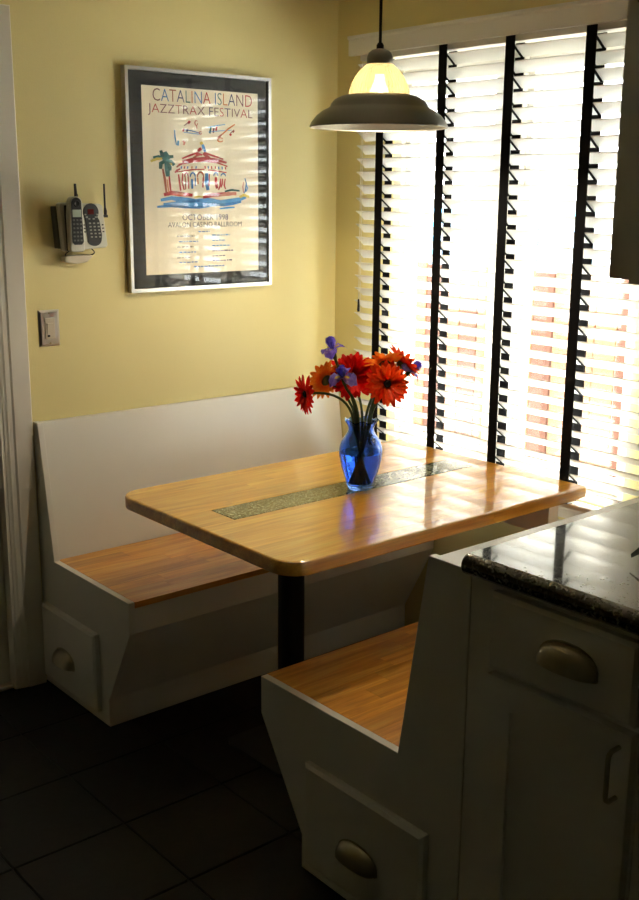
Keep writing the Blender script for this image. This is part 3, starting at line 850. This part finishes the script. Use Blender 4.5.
# programme list (unreadably small)
def rule(y0, y1, z, ink, h=.0042):
    yy = y0
    while yy < y1:
        w_ = random.uniform(.006, .016); e = min(yy + w_, y1)
        obj('fine_print', box(TXT_X - .0001, TXT_X, yy, e, z, z + h * random.uniform(.7, 1.0)), INK[ink], print_)
        yy = e + .0035
for k, z in enumerate((1.447, 1.4295, 1.4115, 1.394, 1.3765, 1.3605)):
    rule(-.716 + (.008 if k % 2 else 0), (-.645, -.63, -.65, -.64, -.66, -.632)[k], z, 'blue' if k % 2 else 'grey')
    rule(-.573, (-.50, -.52, -.50, -.485, -.52, -.49)[k], z + .002, 'sky' if k < 3 else 'navy')
rule(-.629, -.583, 1.4615, 'blue'); rule(-.649, -.524, 1.344, 'blue', .005)

# ------------------------------------------------------------------ cordless phone and switch
ph = thing('cordless_telephone', 'silver and black cordless telephone with handset on the yellow wall', 'telephone', (0.0, -1.08, 1.38))
obj('wall_bracket', prism([(-1.158, 1.420), (-1.166, 1.548), (-1.020, 1.548), (-1.008, 1.424)], 'x', .0005, .030, bev=.003), M['phone_grey'], ph)
obj('base', prism([(-1.152, 1.416), (-1.162, 1.555), (-1.155, 1.560), (-1.022, 1.556), (-1.014, 1.550), (-1.000, 1.428), (-1.005, 1.422), (-1.147, 1.412)], 'x', .0302, .055, bev=.003), M['phone_silver'], ph)
obj('cradle', prism([(-1.145, 1.414), (-1.148, 1.552), (-1.100, 1.552), (-1.096, 1.414)], 'x', .0552, .064, bev=.003), M['phone_dark'], ph)
# figure-of-eight keypad field
kp = [(-1.0565 + .0265 * math.cos(math.radians(a)), 1.531 + .0265 * math.sin(math.radians(a))) for a in range(-35, 216, 12)]
kp = kp + [(-1.077, 1.505), (-1.073, 1.470), (-1.070, 1.445)] + [(-1.047 + .0245 * math.cos(math.radians(a)), 1.447 + .020 * math.sin(math.radians(a))) for a in range(190, 351, 16)] + [(-1.021, 1.460), (-1.028, 1.505)]
kf = obj('keypad_field', prism(kp, 'x', .0552, .0575), M['phone_dark'], ph)
obj('red_readout', box(.0576, .0582, -1.068, -1.047, 1.524, 1.540), M['red_led'], kf)
key = mesh_of('key', box(-.001, .001, -.0036, .0036, -.0022, .0022, bev=.0006, seg=1), M['phone_key'])
for rI in range(5):
    for cI in range(3):
        share('key', key, kf, Vector((.0585, -1.062 + cI * .0142 + rI * .0012, 1.497 - rI * .0105)) - ORG[kf.name])
for a in (200, 225, 250, 290, 315, 340):
    share('key', key, kf, Vector((.0585, -1.0565 + .022 * math.cos(math.radians(a)), 1.531 + .022 * math.sin(math.radians(a)))) - ORG[kf.name])
bk = mesh_of('side_button', box(-.001, .001, -.003, .003, -.002, .002, bev=.0005, seg=1), M['phone_dark'])
for k in range(3):
    share('side_button', bk, ph, Vector((.0562, -1.0805 + k * .001, 1.492 - k * .0105)) - ORG[ph.name])
    share('side_button', bk, ph, Vector((.0562, -1.0165 + k * .001, 1.492 - k * .0105)) - ORG[ph.name])
obj('base_antenna', tube([(.042, -.9975, 1.520), (.042, -.9975, 1.534), (.042, -.9985, 1.545), (.042, -.999, 1.617)], [.005, .0055, .0032, .0028], 10), M['phone_dark'], ph, True)
obj('antenna_mount', box(.034, .050, -1.0105, -.993, 1.514, 1.5225, bev=.001), M['phone_dark'], ph)
# handset
hs_poly = [(-1.123 + .0205 * math.cos(math.radians(a)), 1.561 + .018 * math.sin(math.radians(a))) for a in range(0, 181, 15)] + [(-1.1465, 1.52), (-1.1455, 1.418), (-1.140, 1.412), (-1.104, 1.412), (-1.0985, 1.418), (-1.1005, 1.52)]
hb = obj('handset', prism(hs_poly, 'x', .0645, .090, bev=.003), M['phone_silver'], ph)
hf_poly = [(-1.123 + .0165 * math.cos(math.radians(a)), 1.559 + .016 * math.sin(math.radians(a))) for a in range(0, 181, 15)] + [(-1.141, 1.52), (-1.141, 1.442), (-1.134, 1.434), (-1.110, 1.434), (-1.103, 1.442), (-1.105, 1.52)]
hfce = obj('handset_face', prism(hf_poly, 'x', .0902, .0918), M['phone_dark'], hb)
obj('display', box(.0919, .0926, -1.1375, -1.1085, 1.517, 1.539, bev=.0003), M['lcd'], hb)
obj('earpiece', lathe([(0, 0), (.008, 0), (.010, .0016), (.0085, .003), (.004, .0012), (0, .001)], 20), M['black_metal'], None, True)
ep = bpy.data.objects['earpiece']; ep.parent = hb; ep.rotation_euler = (0, PI / 2, 0); ep.location = Vector((.0917, -1.123, 1.557)) - ORG[hb.name]
key2 = mesh_of('key', box(-.001, .001, -.0035, .0035, -.0026, .0026, bev=.0006, seg=1), M['phone_grey'])
for rI in range(6):
    for cI in range(3):
        share('key', key2, hb, Vector((.0925, -1.1345 + cI * .0115, 1.508 - rI * .0122)) - ORG[hb.name])
obj('handset_antenna', tube([(.074, -1.1135, 1.570), (.074, -1.1135, 1.583), (.074, -1.1145, 1.586), (.074, -1.116, 1.616)], [.006, .006, .0048, .0038], 10), M['phone_dark'], ph, True)
# beige cable box below with looping cable
obj('wall_plug', prism([(-1.137, 1.379), (-1.139, 1.394), (-1.128, 1.398), (-1.045, 1.399), (-1.040, 1.393), (-1.062, 1.376), (-1.10, 1.372)], 'x', .0005, .030, bev=.003), M['beige'], ph)
obj('cable', tube(bez((.02, -1.13, 1.397), (.035, -1.145, 1.405), (.045, -1.12, 1.42), (.035, -1.10, 1.416), 8), .0018, 6), M['phone_dark'], ph, True)
obj('cable', tube(bez((.02, -1.048, 1.397), (.045, -1.03, 1.402), (.045, -1.045, 1.415), (.035, -1.058, 1.424), 8), .0018, 6), M['phone_dark'], ph, True)

sw = thing('light_switch', 'steel plated light switch on the yellow wall below the telephone', 'switch', (0.0, -1.189, 1.1744))
sy0, sy1, sz0, sz1 = -1.2241, -1.1541, 1.1174, 1.2314
pb = bmesh.new()
lo = [(sy0, sz0), (sy1, sz0), (sy1, sz1), (sy0, sz1)]; ins = .007
li = [(sy0 + ins, sz0 + ins), (sy1 - ins, sz0 + ins), (sy1 - ins, sz1 - ins), (sy0 + ins, sz1 - ins)]
A = [pb.verts.new((.0005, *p)) for p in lo]; B = [pb.verts.new((.002, *p)) for p in lo]; C_ = [pb.verts.new((.0065, *p)) for p in li]
pb.faces.new(A); pb.faces.new(C_)
for k in range(4):
    j = (k + 1) % 4
    pb.faces.new((A[k], A[j], B[j], B[k])); pb.faces.new((B[k], B[j], C_[j], C_[k]))
obj('cover_plate', pb, M['silver'], sw)
obj('rocker_insert', box(.0066, .0090, -1.2055, -1.1725, 1.141, 1.207, bev=.001), M['beige'], sw)
rk = obj('toggle', prism([(1.146, .0091), (1.190, .0125), (1.190, .0091)], 'y', -1.2, -1.178), M['beige'], sw)
rk_me = rk.data
for v in rk_me.vertices:
    w_ = v.co + ORG[sw.name]
    v.co = Vector((w_.z, w_.y, w_.x)) - ORG[sw.name]
rk_me.flip_normals()
obj('status_lens', box(.0091, .0128, -1.198, -1.192, 1.148, 1.154), M['phone_dark'], sw)
for zz in (1.2215, 1.1272):
    o = obj('screw', lathe([(0, 0), (.0034, 0), (.003, .0012), (0, .0016)], 14), M['pewter'], None, True)
    o.parent = sw; o.rotation_euler = (0, PI / 2, 0); o.location = Vector((.0066, -1.189, zz)) - ORG[sw.name]

# ------------------------------------------------------------------ vase
VX, VY, VZ = .862, -.640, TZ + .0004
vase = thing('glass_vase', 'blue glass vase of water holding the flowers on the table inlay', 'vase', (VX, VY, VZ))
outer = [(0.0, 0), (.034, 0), (.0375, .003), (.0395, .010), (.046, .032), (.0555, .062), (.0620, .092), (.0638, .110), (.0620, .128), (.0555, .146), (.0460, .160), (.0395, .171), (.0378, .180), (.0400, .191), (.0450, .201), (.0490, .207)]
inn = [(.0470, .2075), (.0430, .201), (.0380, .191), (.0355, .180), (.0373, .171), (.0440, .159), (.0533, .145), (.0596, .127), (.0612, .110), (.0594, .092), (.0530, .062), (.0435, .032), (.0370, .014), (.030, .010), (0, .009)]
def smooth_prof(p, n=3):
    out = []
    for i in range(len(p) - 1):
        p0 = p[max(i - 1, 0)]; p1 = p[i]; p2 = p[i + 1]; p3 = p[min(i + 2, len(p) - 1)]
        for k in range(n):
            t = k / n
            out.append(tuple(max(0.0, .5 * (2 * p1[c] + (p2[c] - p0[c]) * t + (2 * p0[c] - 5 * p1[c] + 4 * p2[c] - p3[c]) * t * t + (3 * p1[c] - p0[c] - 3 * p2[c] + p3[c]) * t ** 3)) for c in (0, 1)))
    out.append(p[-1]); return out
vb = lathe([(r, VZ + z) for r, z in outer[:1] + outer[1:2] + smooth_prof(outer[1:])[1:] + smooth_prof(inn[:-1]) + inn[-1:]], 56, VX, VY)
for v in vb.verts:      # gently scalloped lip
    hz = v.co.z - VZ
    if hz > .185:
        a = math.atan2(v.co.y - VY, v.co.x - VX)
        v.co.z += .0035 * math.sin(7 * a) * (hz - .185) / .02
obj('body', vb, M['vase'], vase, 'all')
wl_ = [(r - .0006, z) for r, z in reversed(inn) if z <= .1105]
wl_[0] = (0, .0096); wl_[1] = (.029, .0104)
obj('water', lathe([(r, VZ + z) for r, z in wl_ + [(0.0, .110)]], 48, VX, VY), M['water'], vase, True)

# ------------------------------------------------------------------ flowers
RIGHT = Vector((.6436, .7660, 0)).normalized(); AWAY = Vector((-.7645, .6446, 0)); UP = Vector((0, 0, 1))
def gpetal(name, mat, ln, wd, curl):
    b = bmesh.new(); n = 5; rows = []
    for k in range(n + 1):
        t = k / n
        x = .12 * ln + t * .88 * ln
        w = wd * (.35 + .65 * math.sin(PI * min(1, .18 + t * .70))) * (1 if k < n else .45)
        z = curl * t * t * ln + .06 * ln * math.sin(PI * t)
        rows.append([b.verts.new((x, -w / 2, z)), b.verts.new((x, 0, z - .06 * w)), b.verts.new((x, w / 2, z))])
    for A, B in zip(rows, rows[1:]):
        for k in range(2): b.faces.new((A[k], A[k + 1], B[k + 1], B[k]))
    bmesh.ops.solidify(b, geom=b.faces[:], thickness=.0006)
    return mesh_of(name, b, mat, True)

def frame_from(normal, spin=0.0):
    n = Vector(normal).normalized()
    q = n.to_track_quat('Z', 'Y')
    return q.to_matrix().to_4x4() @ Matrix.Rotation(spin, 4, 'Z')

def stem_path(head, back_dir, neck, foot, bow=.05):
    h = Vector(head); b = Vector(back_dir).normalized()
    a = bez(h + b * .008, h + b * bow, Vector(neck) + UP * .07 + (Vector(neck) - Vector(foot)).normalized() * .02, neck, 12)
    return a + [Vector(neck).lerp(Vector(foot), t) for t in (.25, .5, .75, 1.0)]

def gerbera(label, head, normal, mat, R, neck, foot, n=21, curl=.10, inner=True, bow=.06, droop=0.0):
    t = thing('gerbera_flower', label, 'flower', foot, 'cut flowers in the blue vase')
    nrm = Vector(normal).normalized(); hd = Vector(head); base = hd - ORG[t.name]
    obj('stem', tube(stem_path(head, -nrm, neck, foot, bow), .0038, 8), M['stem'], t, True)
    F = frame_from(nrm, random.random())
    me = gpetal('petal', mat, R, R * .27, curl)
    me2 = gpetal('petal', mat, R * .8, R * .24, curl + .22)
    for k in range(n):
        a = 2 * PI * k / n + random.uniform(-.06, .06)
        share('petal', me, t, base, F @ Matrix.Rotation(a, 4, 'Z') @ Matrix.Rotation(random.uniform(-.10, .10) + droop, 4, 'Y') @ Matrix.Scale(random.uniform(.9, 1.04), 4, (1, 0, 0)))
    if inner:
        for k in range(n - 5):
            a = 2 * PI * (k + .5) / (n - 5)
            share('petal', me2, t, base + nrm * .0025, F @ Matrix.Rotation(a, 4, 'Z') @ Matrix.Rotation(random.uniform(-.1, .1), 4, 'Y'))
    eye = lathe([(0, -.002), (R * .15, -.002), (R * .17, .004), (R * .12, .0075), (R * .05, .0060), (0, .0055)], 20)
    eye.transform(Matrix.Translation(hd) @ F)
    obj('flower_eye', eye, M['flower_eye'], t, True)
    cal = lathe([(0, -.015), (R * .08, -.014), (R * .20, -.009), (R * .27, -.003), (R * .22, .0005), (0, .0005)], 20)
    cal.transform(Matrix.Translation(hd) @ F)
    obj('calyx', cal, M['calyx'], t, True)
    return t

nk = lambda a, b: Vector((VX, VY, VZ + .188)) + RIGHT * a + AWAY * b
ft = lambda a, b, z=.016: Vector((VX, VY, VZ + z)) + RIGHT * a + AWAY * b
gerbera('dark red gerbera drooping at the left of the bouquet', (.7655, -.7699, 1.0286), -RIGHT * .86 - AWAY * .42 - UP * .05, M['red_petal'], .062, nk(-.022, -.006), ft(.020, .006), bow=.075, inner=True, curl=.05)
gerbera('orange gerbera seen from behind with green calyx, left of the red ones', (.7798, -.7065, 1.0649), AWAY * .78 - RIGHT * .50 + UP * .30, M['orange_petal'], .062, nk(-.016, .014), ft(.012, -.010), inner=False, curl=.02, bow=.03)
gerbera('large bright red gerbera in the middle behind the purple iris', (.821, -.6421, 1.0727), -AWAY * .78 - RIGHT * .05 + UP * .52, M['red_petal'], .077, nk(.004, .018), ft(-.004, -.016), n=24, bow=.06)
gerbera('orange-red gerbera facing forward at the right front of the bouquet', (.9378, -.6121, 1.0651), -AWAY * .86 + RIGHT * .22 + UP * .28, M['orange_red_petal'], .069, nk(.020, -.006), ft(-.016, .004), n=22, bow=.05)
gerbera('orange gerbera tipped away at the top of the bouquet', (.8935, -.5810, 1.1180), AWAY * .50 + UP * .80 - RIGHT * .12, M['orange_petal'], .064, nk(.012, .012), ft(-.010, -.008), inner=False, bow=.05)
gerbera('orange-red gerbera seen side on at the upper right of the bouquet', (.9073, -.5243, 1.1107), RIGHT * .66 + UP * .58 + AWAY * .30, M['orange_red_petal'], .066, nk(.026, .010), ft(-.020, -.004), bow=.06)

def ipetal(name, mat, ln, wd, arch):
    b = bmesh.new(); n = 7; rows = []
    for k in range(n + 1):
        t = k / n
        ang = arch * t
        x = ln * (math.sin(ang) / arch if arch else t); z = ln * ((1 - math.cos(ang)) / arch if arch else 0)
        w = wd * (.22 + .78 * math.sin(PI * min(1, (t ** 1.3) * .86 + .04))) * (.35 if k == n else 1)
        ruf = .08 * wd * (1 if k % 2 else -1)
        rows.append([b.verts.new((x, -w / 2, z + .16 * w + ruf)), b.verts.new((x, -w / 4, z + .03 * w)), b.verts.new((x, 0, z)), b.verts.new((x, w / 4, z + .03 * w)), b.verts.new((x, w / 2, z + .16 * w - ruf))])
    for A, B in zip(rows, rows[1:]):
        for k in range(4): b.faces.new((A[k], A[k + 1], B[k + 1], B[k]))
    bmesh.ops.solidify(b, geom=b.faces[:], thickness=.0007)
    return mesh_of(name, b, mat, True)
I_FALL = ipetal('fall_petal', M['purple_petal'], .046, .036, -1.7)
I_STD = ipetal('standard_petal', M['purple_petal'], .038, .028, .7)
I_SIG = ipetal('yellow_signal', M['yellow_petal'], .020, .008, -.75)
def iris(label, head, up, neck, foot, spin=0.0, s=1.0):
    t = thing('iris_flower', label, 'flower', foot, 'cut flowers in the blue vase')
    hd = Vector(head); base = hd - ORG[t.name]; u = Vector(up).normalized()
    obj('stem', tube(stem_path(hd - u * .022, -u, neck, foot, .05), [.0042] * 13 + [.0036] * 4, 8), M['stem'], t, True)
    bud = lathe([(0, -.034), (.0035, -.034), (.0062, -.024), (.0066, -.012), (.0045, 0), (0, .002)], 14)
    F = frame_from(u, spin)
    bud.transform(Matrix.Translation(hd) @ F)
    obj('spathe', bud, M['calyx'], t, True)
    S_ = Matrix.Scale(s, 4)
    for k in range(3):
        Rk = F @ Matrix.Rotation(2 * PI * k / 3, 4, 'Z') @ S_
        p = share('fall_petal', I_FALL, t, base, Rk @ Matrix.Rotation(-.55, 4, 'Y'))
        share('yellow_signal', I_SIG, t, base, Rk @ Matrix.Translation((.003, 0, .0028)) @ Matrix.Rotation(-.55, 4, 'Y'))
        share('standard_petal', I_STD, t, base, F @ Matrix.Rotation(2 * PI * (k + .5) / 3, 4, 'Z') @ S_ @ Matrix.Rotation(-1.15, 4, 'Y'))
    return t
iris('purple iris standing highest at the upper left of the bouquet', (.8075, -.7052, 1.156), UP * .9 - RIGHT * .25 - AWAY * .15, nk(-.012, .004), ft(.010, .010), 1.3, 1.12)
iris('purple iris with yellow marks in front of the large red gerbera', (.8640, -.7150, 1.086), UP * .75 - RIGHT * .18 - AWAY * .55, nk(-.008, -.012), ft(.004, .012), 1.7, 1.15)
iris('purple iris at the far right of the bouquet', (.9300, -.5130, 1.090), UP * .62 + RIGHT * .68, nk(.024, .0), ft(-.024, .002), .4, 1.1)

# ------------------------------------------------------------------ plant at the right end of the counter
pl = thing('potted_plant', 'small dark leaved potted plant at the right edge of the granite counter', 'plant', (2.26, -.93, .9404))
M['pot'] = plain('dark_pot', S(60, 44, 38), 0.5)
M['leaf'] = plain('dark_leaf', S(24, 40, 24), 0.35, var=.3, scale=20)
obj('pot', lathe([(r, .9404 + z) for r, z in [(0, 0), (.035, 0), (.048, .075), (.052, .078), (.052, .09), (.046, .09), (.044, .078), (0, .074)]], 32, 2.26, -.93), M['pot'], pl, True)
for k, (tx_, ty_, tz_, arch_) in enumerate(((2.079, -1.081, .955, .07), (2.15, -.80, 1.02, .2), (2.40, -.84, 1.05, .22), (2.36, -1.06, 1.0, .2), (2.26, -.78, 1.12, .2), (2.2, -1.07, 1.11, .22))):
    p0 = Vector((2.26, -.93, 1.012)); p3 = Vector((tx_, ty_, tz_))
    mid = bez(p0, p0 + UP * arch_ * .6 + (p3 - p0) * .15, p3 + UP * arch_ * .45 - (p3 - p0) * .25, p3, 10)
    b = bmesh.new(); rws = []
    side = ((p3 - p0).cross(UP).normalized() + UP * .55).normalized()
    for i, p in enumerate(mid):
        t_ = i / 10; w_ = .017 * (math.sin(PI * (.10 + .88 * t_)) ** .5) + .0006
        rws.append([b.verts.new(p - side * w_ + UP * w_ * .3), b.verts.new(p), b.verts.new(p + side * w_ + UP * w_ * .3)])
    for A, B in zip(rws, rws[1:]):
        for q in range(2): b.faces.new((A[q], A[q + 1], B[q + 1], B[q]))
    bmesh.ops.solidify(b, geom=b.faces[:], thickness=.0008)
    obj('leaf', b, M['leaf'], pl, True)
